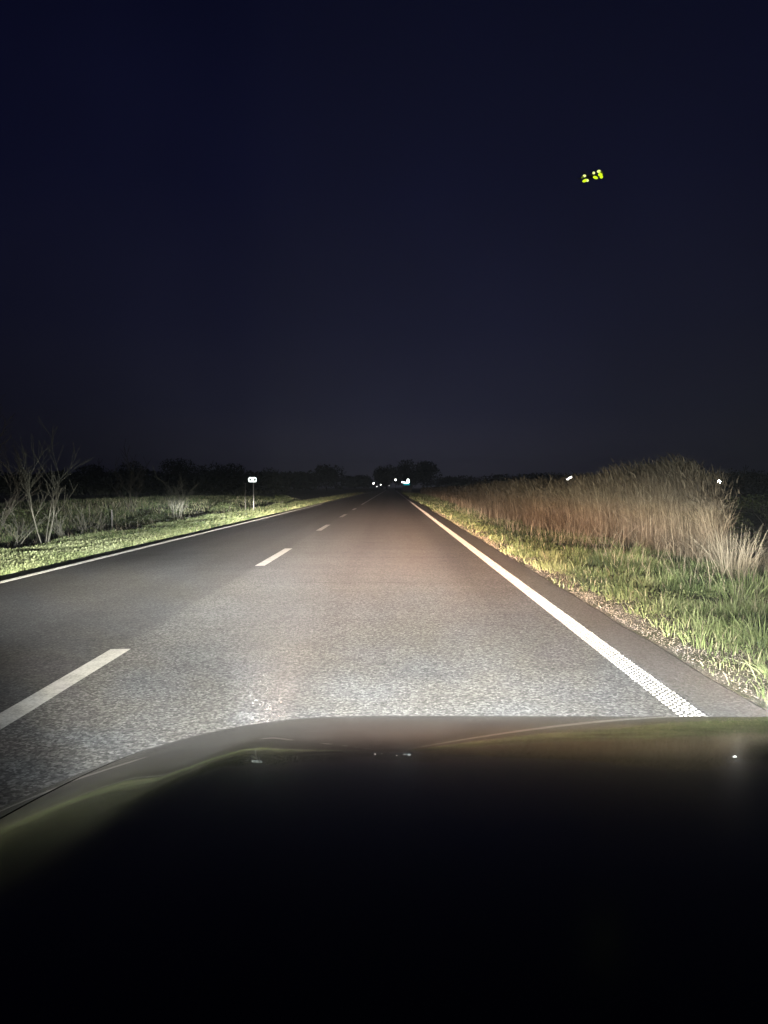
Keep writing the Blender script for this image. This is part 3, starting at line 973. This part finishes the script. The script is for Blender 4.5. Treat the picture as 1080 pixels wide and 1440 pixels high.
# horizon trees: (photo x, height of the top in px above the horizon, distance, width px, label)
TREES = [
    (545, 31, 320, 36, 'dark round tree left of the lit kiosk, behind the street lamp'),
    (572, 35, 330, 30, 'dark tree directly behind the teal lit kiosk'),
    (597, 34, 310, 32, 'dark tree right of the teal lit kiosk, by the road end'),
    (460, 27, 260, 46, 'broad dark tree above the oncoming edge line, left of the village lights'),
    (425, 17, 280, 50, 'low dark tree left of the broad tree over the left verge'),
    (300, 27, 150, 70, 'tall faint tree behind the road sign'),
    (250, 32, 120, 60, 'tall faint tree behind the three-stemmed sapling'),
    (375, 22, 200, 60, 'faint low tree right behind the road sign'),
    (190, 30, 130, 70, 'wide faint tree behind the round leafy shrub'),
    (135, 25, 140, 60, 'low faint tree behind the white post'),
    (500, 14, 420, 50, 'distant low tree just left of the village lights'),
    (640, 14, 380, 60, 'distant low tree where the reed bed starts'),
    (700, 16, 300, 80, 'distant tree rising just above the far reeds'),
    (770, 18, 280, 90, 'distant tree behind the small white lamp over the reeds'),
    (1050, 22, 110, 90, 'dark tree at the right frame edge behind the yard lamp'),
]
for i, (px, tp, D, wp, lab) in enumerate(TREES):
    h_ = 1.2 + tp / FPX * D + .4
    w_ = wp / FPX * D
    tree(lab, px_x(px, D), D, w_, h_, 50 + i, n=3200, size=max(.3, D * .0028), crown_lo=.12)

def far_wood(x0, x1, y0, y1, n, hmax, size, seed, name, label):
    rr = np.random.default_rng(seed)
    x = rr.uniform(x0, x1, n); y = rr.uniform(y0, y1, n)
    top = hmax * (.30 + .45 * vnoise(x, y * .2, 34, seed) + .35 * vnoise(x, y * .2, 9, seed + 1))
    z = top * rr.uniform(0, 1, n) ** .8
    v, f, tt = leaves(x, y, z, size * rr.uniform(.5, 1.5, n), np.clip(rr.normal(.4, .25, n), 0, 1), asp=.7)
    o = link(name, mesh_np(name, v, f, tt), M['darkleaf'])
    tag(o, label, 'trees', kind='stuff')
far_wood(-150, -22, 205, 240, 12000, 5.6, 1.0, 5, 'far_wood', 'dark far-off wood along the horizon left of the road')
far_wood(40, 190, 230, 265, 12000, 6.0, 1.1, 8, 'far_wood', 'dark far-off wood along the horizon behind the reeds')
far_wood(-60, -14, 96, 112, 6000, 3.6, .6, 11, 'scrub', 'dark weedy scrub beyond the left verge')

# ------------------------------------------------------------------ road sign and posts on the left verge
sg = empty('road_sign', (px_x(356.6, 45), 45, float(gz(px_x(356.6, 45), 45))))
tag(sg, 'small bright white road sign on a thin grey post, left verge', 'road sign')
zt = at(355, 674.5, 45).z - sg.location.z
MB().tube([(0, 0, -.3), (0, 0, zt - .05)], .032, 8).build('post', M['post'], sg, True)
def rrect(mb, w_, h_, r_, y0, y1, cx=0, cz=0):
    pts = []
    for (sx, sz, a0) in ((1, 1, 0), (-1, 1, 90), (-1, -1, 180), (1, -1, 270)):
        for k in range(5):
            a = R(a0 + k * 22.5)
            pts.append((cx + sx * (w_ / 2 - r_) + r_ * math.cos(a), cz + sz * (h_ / 2 - r_) + r_ * math.sin(a)))
    n = len(pts)
    mb.add([(p[0], y0, p[1]) for p in pts] + [(p[0], y1, p[1]) for p in pts],
           [tuple(range(n)), tuple(range(2 * n - 1, n - 1, -1))] + [(k, k + n, (k + 1) % n + n, (k + 1) % n) for k in range(n)])
    return mb
def reflective():
    m, t, o = mat('retroreflective_white')
    tc = t.n('ShaderNodeTexCoord')
    d = t.n('ShaderNodeBsdfDiffuse')
    d.inputs['Color'].default_value = (.8, .82, .82, 1)
    gl = t.n('ShaderNodeBsdfGlossy')
    gl.inputs['Roughness'].default_value = 0.33
    gl.inputs['Color'].default_value = (.80, .95, 1.0, 1)
    mx = t.n('ShaderNodeMixShader')
    mx.inputs[0].default_value = .55
    t.l(d.outputs[0], mx.inputs[1]); t.l(gl.outputs[0], mx.inputs[2])
    t.l(mx.outputs[0], o.inputs['Surface'])
    return m
M['retro'] = reflective()
M['print'] = simple('dark_print', (.06, .07, .08), .6)
to_car = (Vector((CARX * .5, 1, .9)) - Vector((sg.location.x, 45, sg.location.z + zt))).normalized()
yaw = math.atan2(-to_car.x, -to_car.y)   # plate front (-Y) turned squarely to the beam
pl = rrect(MB(), .47, .29, .08, -.045, -.035).build('plate', M['retro'], sg)
pl.location = (-.06, 0, zt); pl.rotation_euler = (0, 0, -yaw)
for sx in (-.125, .135):
    k_ = rrect(rrect(MB(), .10, .13, .03, -.0475, -.0455, sx, .0), .03, .05, .012, -.0475, -.0455, sx + .055, .0).build('print_mark', M['print'], pl)
k_ = rrect(MB(), .03, .02, .008, -.0475, -.0455, .01, -.03).build('print_mark', M['print'], pl)
for dz_ in (.03, -.07):
    MB().box((0, 0, zt + dz_), (.12, .07, .03)).build('bracket', M['post'], sg)

ps = empty('marker_post', (px_x(345, 45.5), 45.5, float(gz(px_x(345, 45.5), 45.5))))
tag(ps, 'thin bare grey post just left of the bright road sign', 'post', 'posts on the left verge')
MB().tube([(0, 0, -.3), (0, 0, 1.75)], .022, 6).build('post', M['wood'], ps, True)
MB().ball((0, 0, 1.76), .026, 6, 4).build('cap', M['post'], ps, True)
ps = empty('marker_post', (px_x(157, 31), 31, float(gz(px_x(157, 31), 31))))
tag(ps, 'short pale wooden post standing in weeds left of the round shrub', 'post', 'posts on the left verge')
MB().tube([(0, 0, -.3), (.01, 0, 1.0), (0, 0, 1.3)], [.04, .036, .03], 7).build('post', M['wood'], ps, True)
MB().ball((0, 0, 1.3), (.034, .034, .02), 7, 4).build('cap', M['wood'], ps, True)
ps = empty('road_marker', (px_x(596, 62), 62, float(gz(px_x(596, 62), 62))))

def rubble(px, py, D, s, label, seed):
    rr = random.Random(seed)
    x = px_x(px, D)
    root = empty('stone', (x, D, float(gz(x, D))))
    tag(root, label, 'stone', 'pale stones on the left verge')
    mb = MB().ball((0, 0, s * .5), (s, s * .8, s * .7), 7, 5)
    mb.v = [(a + rr.gauss(0, s * .10), b + rr.gauss(0, s * .1), c + rr.gauss(0, s * .08)) for a, b, c in mb.v]
    o = mb.build('stone_body', M['palestone'], root)
M['palestone'] = simple('pale_stone', (.5, .49, .46), .9, vary=.25, bump=.3)
COL.objects.unlink(ps); bpy.data.objects.remove(ps)
rubble(151, 729, 29, .20, 'pale round stone in the weeds below the short wooden post', 1)
rubble(163, 733, 28.5, .13, 'smaller pale stone lying right of the round one', 2)

# ------------------------------------------------------------------ village lights at the end of the road
def lamp(label, px, py, D, r, strength, col=(1, .98, .93), name='street_lamp', cat='street lamp', group='lamps shining in the dark', arm=.0, stretch=(1, 1, 1), rot=0):
    p = at(px, py, D)
    x = p.x - arm
    root = empty(name, (x, D, float(gz(x, D))))
    tag(root, label, cat, group)
    h = p.z - root.location.z
    MB().tube([(0, 0, -.2), (0, 0, h - .15)], [.06, .045], 7).build('pole', M['trim'], root, True)
    pts = [(0, 0, h - .2), (arm * .3, 0, h + .10), (arm * .85 + .001, 0, h + .12)] if arm else [(0, 0, h - .2), (0, 0, h + r + .02)]
    MB().tube(pts, .035, 6).build('arm', M['trim'], root, True)
    hd = MB().box((0, 0, r + .045), (r * 2.4, r * 2.4, .05), taper=.4).build('lamp_head', M['post'], root)
    hd.location = (arm, 0, h)
    b = MB().ball((0, 0, 0), (r * stretch[0], r * stretch[1], r * stretch[2]), 10, 7).build('bulb', glow('lamp_glow', col, strength), hd, True)
    b.rotation_euler = (0, rot, 0)
    return root
lamp('bright white lamp leftmost in the row of village lights', 525.3, 679.8, 240, .19, 25)
lamp('smaller white lamp second from the left in the village lights', 535.4, 681.6, 250, .16, 8)
lamp('faint low light between the two left village lamps', 530, 684.2, 230, .16, 2.5)
lamp('tiny dim light beside the dark tree, right of the two white lamps', 547.3, 683, 260, .14, .8)
lamp('bright street lamp on a curved arm left of the teal lit kiosk', 556.3, 674.8, 240, .19, 30, arm=.0)
lamp('small slanted white light just above the reed tops', 800.4, 672.8, 60, .10, 14, stretch=(2.4, .8, .9), rot=R(-32), name='yard_lamp', cat='yard lamp')
lamp('lone bright star-like yard lamp right of the reed bed', 1011.3, 677.5, 70, .13, 160, name='yard_lamp', cat='yard lamp')

# lit kiosk with teal fascia
kp = at(571, 685, 240)
ks = empty('kiosk', (kp.x, 240, float(gz(kp.x, 240))))
tag(ks, 'small roadside kiosk glowing white and teal at the end of the road', 'kiosk')
px1 = 240 / FPX
kz = lambda py: 1.2 + (685 - py) * px1 - ks.location.z
M['wallw'] = simple('rendered_wall', (.12, .12, .12), .9)
M['teal_glow'] = glow('teal_sign_glow', (.01, .34, .40), 1.0)
M['cyan_glow'] = glow('cyan_window_glow', (.35, .95, 1.0), 1.1)
M['white_glow'] = glow('white_window_glow', (.92, 1.0, .98), 4.5)
MB().box((.4, 1.2, kz(684) / 2), (3.0, 2.2, kz(684))).build('wall', M['wallw'], ks)
MB().box((.3, 1.0, kz(682.8)), (3.6, 2.8, .12)).build('roof', M['trim'], ks)
MB().box((.2, -.05, kz(680.9)), (1.9, .12, .62)).build('fascia_sign', M['teal_glow'], ks)
MB().box((-.55, -.12, kz(678.6)), (1.7, .12, .42), rot=(0, R(10), 0)).build('canopy_light', M['white_glow'], ks)
MB().box((.45, -.10, kz(679.2)), (1.0, .1, .40), rot=(0, R(-12), 0)).build('lit_panel', M['cyan_glow'], ks)
MB().ball((.62, -.15, kz(676.6)), (.46, .12, .72), 12, 8).build('lit_globe', M['white_glow'], ks, True)
MB().box((.62, .1, kz(677)), (.12, .12, 1.5)).build('mast', M['post'], ks)

# ------------------------------------------------------------------ made-up glowing drone in the sky, added in place of a windscreen reflection
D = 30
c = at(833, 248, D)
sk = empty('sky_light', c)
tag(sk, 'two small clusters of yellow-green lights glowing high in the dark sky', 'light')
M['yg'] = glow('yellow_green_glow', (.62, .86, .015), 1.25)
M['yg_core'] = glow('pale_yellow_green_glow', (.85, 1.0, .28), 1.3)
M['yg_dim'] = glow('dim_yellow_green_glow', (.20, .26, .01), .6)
bd = MB().ball((0, .25, .10), (.16, .2, .06), 10, 6)  # added carrier with arms and rotors, made up to hold the blobs
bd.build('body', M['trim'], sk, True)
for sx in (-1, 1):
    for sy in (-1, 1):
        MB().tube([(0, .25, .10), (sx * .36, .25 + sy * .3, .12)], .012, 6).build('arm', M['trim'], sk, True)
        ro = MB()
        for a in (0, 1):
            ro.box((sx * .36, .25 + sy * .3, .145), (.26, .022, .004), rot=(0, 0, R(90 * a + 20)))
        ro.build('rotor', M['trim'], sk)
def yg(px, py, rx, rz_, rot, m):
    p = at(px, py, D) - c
    b = MB().ball((0, 0, 0), (rx * D / FPX, .03, rz_ * D / FPX), 9, 6).build('lamp', m, sk, True)  # glowing blob drawn for the reflected light, not a real lamp
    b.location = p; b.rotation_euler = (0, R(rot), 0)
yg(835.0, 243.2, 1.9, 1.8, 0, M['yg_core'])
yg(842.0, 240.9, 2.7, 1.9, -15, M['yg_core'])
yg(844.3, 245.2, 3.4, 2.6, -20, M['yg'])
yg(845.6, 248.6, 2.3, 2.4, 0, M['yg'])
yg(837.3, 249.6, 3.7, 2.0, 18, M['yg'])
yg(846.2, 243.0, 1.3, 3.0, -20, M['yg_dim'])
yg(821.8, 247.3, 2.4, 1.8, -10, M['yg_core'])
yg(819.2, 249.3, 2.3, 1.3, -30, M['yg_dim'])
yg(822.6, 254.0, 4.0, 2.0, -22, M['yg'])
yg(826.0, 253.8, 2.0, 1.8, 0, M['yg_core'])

# ------------------------------------------------------------------ our car: black bonnet under the camera, lamps at the nose
car = empty('car', (CARX, -0.4, 0))
tag(car, 'black car seen over its own glossy bonnet, headlights lighting the road', 'car')
OY = 0.4                      # part coordinates are relative to the car's empty
def crest(u): return 1.42 - .20 * (u / .9) ** 2
def HZ(u, y):
    z = .982 - .107 * (y - .025) ** 2
    a = max(0.0, abs(u) - .30)
    z -= .60 * a * a * a
    z += .0025 * math.exp(-((abs(u) - .52 + .10 * (y - 1)) / .035) ** 2) * min(1, max(0, (1.75 - y)))     # raised styling crease
    yc = crest(u)
    if y > yc: z -= 1.5 * (y - yc) ** 2
    return z
def yend(u): return crest(u) + .22
def hood_pt(u, t):
    y = .12 + t * (yend(u) - .12)
    return (u, y + OY, HZ(u, y))
tl = [i / 60 for i in range(61)]
def patch(name, u0, u1, n, rim=True):
    us = [u0 + (u1 - u0) * i / n for i in range(n + 1)]
    mb = MB().grid(hood_pt, us, tl)
    # turned-down lips so that the shut lines have depth
    for (u, fl) in ((u0, True), (u1, False)):
        mb.grid(lambda a, t, u=u: (u, hood_pt(u, t)[1], hood_pt(u, t)[2] - a * .03), [0, 1], tl, flip=fl)
    mb.grid(lambda u, a: (u, hood_pt(u, 1)[1], hood_pt(u, 1)[2] - a * .02), us, [0, 1])
    return mb.build(name, M['paint'], car, True)
patch('hood', -.715, .715, 72)
patch('fender', -.90, -.721, 10)
patch('fender', .721, .90, 10)

# side panels, nose and tail
def side_top(y):
    if y > .12: return HZ(.9, min(y, yend(.9)))
    return float(np.interp(y, [-2.75, -2.2, -.6, .12], [.86, .93, .92, HZ(.9, .12)]))
ys = [-2.7 + i * .1 for i in range(42)]
ys = [y for y in ys if y < yend(.9)] + [yend(.9)]
for s in (-1, 1):
    for nm, y0, y1 in (('front_panel', .12, 9), ('door', -.88, .11), ('rear_door', -1.8, -.89), ('rear_panel', -2.75, -1.81)):
        yy = sorted(set([max(y0, -2.7)] + [y for y in ys if y0 < y < y1] + [min(y1, yend(.9))]))
        zz = [0, .25, .5, .75, 1]
        mb = MB().grid(lambda a, y, s=s: (s * (.905 + .03 * math.sin(math.pi * a)), y + OY, .22 + a * (side_top(y) - .22)), zz, yy, flip=(s < 0))
        pn = mb.build(nm, M['paint'], car, True)
        if 'door' in nm:
            MB().box((s * .945, (y0 + .14) + OY, .80), (.03, .17, .03)).build('handle', M['chrome'], pn)
nu = [-.9 + i * .06 for i in range(31)]
MB().grid(lambda u, a: (u, yend(u) + OY + .06 * math.sin(math.pi * a) + .0, HZ(u, yend(u)) - .02 - a * (HZ(u, yend(u)) - .24)), nu, [i / 8 for i in range(9)], flip=True).build('bumper', M['paint'], car, True)
MB().grid(lambda u, a: (u, -2.7 + OY - .12 * (1 - (u / .9) ** 2) - .05 * math.sin(math.pi * a), .86 - a * .6), nu, [i / 6 for i in range(7)]).build('rear_bumper', M['paint'], car, True)
MB().grid(lambda u, y: (u, y + OY, .86 + (.08 + .05 * (y + 2.7)) * (1 - (u / .9) ** 4) * min(1, (y + 2.7) * 4 + .3)), nu, [-2.75, -2.6, -2.4, -2.2, -2.1]).build('boot_lid', M['paint'], car, True)
gr_ = MB().box((0, 1.72 + OY, .47), (.85, .03, .15)).build('grille', M['trim'], car)
for k in range(5):
    MB().box((0, 1.745 + OY, .415 + k * .028), (.82, .02, .008)).build('slat', M['chrome'], gr_)
MB().box((0, 1.74 + OY, .33), (.46, .012, .10)).build('number_plate', simple('plate_white', (.7, .7, .68), .5), car)
for s in (-1, 1):
    h = MB().ball((s * .66, 1.56 + OY, .60), (.17, .12, .062), 14, 8).build('headlight', M['lens'], car, True)
    MB().ball((s * .66, 1.655 + OY, .605), (.035, .03, .035), 12, 8).build('projector', M['lamp_white'], h, True)
    MB().ball((s * .78, -2.66 + OY, .74), (.12, .06, .07), 10, 6).build('tail_light', simple('red_lens', (.3, .01, .01), .2), car, True)
    for wy in (.98, -1.72):
        x = s * .80
        ty = MB()
        seg = 28
        prof = [(.20, -.10), (.30, -.10), (.325, -.07), (.325, .07), (.30, .10), (.20, .10)]
        P, Fq = [], []
        for k in range(seg):
            a = 2 * math.pi * k / seg
            for r_, dx in prof:
                P.append((x + dx, wy + OY + r_ * math.cos(a), .325 + r_ * math.sin(a)))
        for k in range(seg):
            for j in range(5):
                a0 = k * 6 + j; b0 = ((k + 1) % seg) * 6 + j
                Fq.append((a0, a0 + 1, b0 + 1, b0))
        wh = empty('wheel'); wh.parent = car
        ty.add(P, Fq).build('tyre', M['rubber'], wh, True)
        rm = MB().tube([(x - .06, wy + OY, .325), (x + .06, wy + OY, .325)], .06, 12)
        rm.tube([(x + s * .02, wy + OY, .325), (x + s * .025, wy + OY, .325)], .2, 24)
        for k in range(6):
            a = math.pi * 2 * k / 6
            rm.box((x + s * .06, wy + OY + .11 * math.cos(a), .325 + .11 * math.sin(a)), (.03, .18, .04), rot=(a, 0, 0))
        rm.build('rim', M['rim'], wh)
        MB().tube([(s * .915, wy + OY + .37 * math.cos(a_), .325 + .37 * math.sin(a_)) for a_ in [math.pi * k / 12 for k in range(13)]], .022, 6).build('wheel_arch', M['trim'], car, True)
    mr = MB().ball((s * 1.0, .0 + OY, .97), (.11, .06, .07), 12, 8).build('mirror', M['paint'], car, True)
    MB().tube([(s * .88, .02 + OY, .93), (s * .96, .0 + OY, .95)], .018, 6).build('mirror_arm', M['trim'], mr, True)
# cabin: dark glazing behind the camera, with roof and pillars
def quad(name, P, m, parent, th=.006):
    P = [Vector(p) + Vector((0, OY, 0)) for p in P]
    nrm = (P[1] - P[0]).cross(P[2] - P[0]).normalized() * th
    return MB().add(P + [p - nrm for p in P], [(0, 1, 2, 3), (7, 6, 5, 4), (0, 4, 5, 1), (1, 5, 6, 2), (2, 6, 7, 3), (3, 7, 4, 0)]).build(name, m, parent)
quad('windscreen', [(-.68, .02, .965), (.68, .02, .965), (.52, -.68, 1.40), (-.52, -.68, 1.40)], M['glass'], car)
quad('rear_window', [(.66, -2.15, .96), (-.66, -2.15, .96), (-.5, -1.72, 1.38), (.5, -1.72, 1.38)], M['glass'], car)
for s in (-1, 1):
    quad('side_window', [(s * .86, -.02, .93), (s * .58, -.64, 1.37), (s * .58, -1.16, 1.38), (s * .86, -1.16, .93)], M['glass'], car)
    quad('side_window', [(s * .86, -1.2, .93), (s * .58, -1.2, 1.38), (s * .56, -1.70, 1.36), (s * .86, -2.0, .93)], M['glass'], car)
    for a, b in (((s * .76, .04, .95), (s * .56, -.66, 1.40)), ((s * .87, -1.18, .92), (s * .575, -1.18, 1.40)), ((s * .84, -2.12, .94), (s * .55, -1.70, 1.39))):
        MB().tube([(a[0], a[1] + OY, a[2]), (b[0], b[1] + OY, b[2])], .03, 8).build('pillar', M['paint'], car, True)
MB().grid(lambda u, y: (u, y + OY, 1.40 + .05 * (1 - (u / .6) ** 2) * (1 - ((y + 1.2) / .6) ** 2)), [-.58 + i * .116 for i in range(11)], [-1.74 + i * .107 for i in range(11)]).build('roof', M['paint'], car, True)
MB().box((0, -1.2 + OY, 1.385), (1.1, 1.0, .02)).build('headliner', M['trim'], car)
MB().box((0, .065 + OY, .945), (1.40, .09, .03)).build('cowl', M['trim'], car)
MB().box((0, -.5 + OY, .22), (1.7, 4.0, .04)).build('floor_pan', M['trim'], car)
for s in (-.45, .25):
    MB().tube([(s, .05 + OY, .972), (s + .5, .03 + OY, .985)], .009, 6).build('wiper', M['trim'], car, True)
for b in BEAMS:               # the beams belong to the car
    b.parent = car
    b.location = (b.location.x - CARX, b.location.y + OY, b.location.z)

# ------------------------------------------------------------------ damp night air
hz_ = MB().box((0, 700, 20), (1500, 1500, 48)).build('haze', None)
m, t, o = mat('night_haze')
pv = t.n('ShaderNodeVolumePrincipled')
pv.inputs['Color'].default_value = (.9, .93, 1, 1)
pv.inputs['Density'].default_value = HAZE
pv.inputs['Anisotropy'].default_value = 0.3
t.l(pv.outputs[0], o.inputs['Volume'])
hz_.data.materials.append(m)
tag(hz_, kind='stuff')
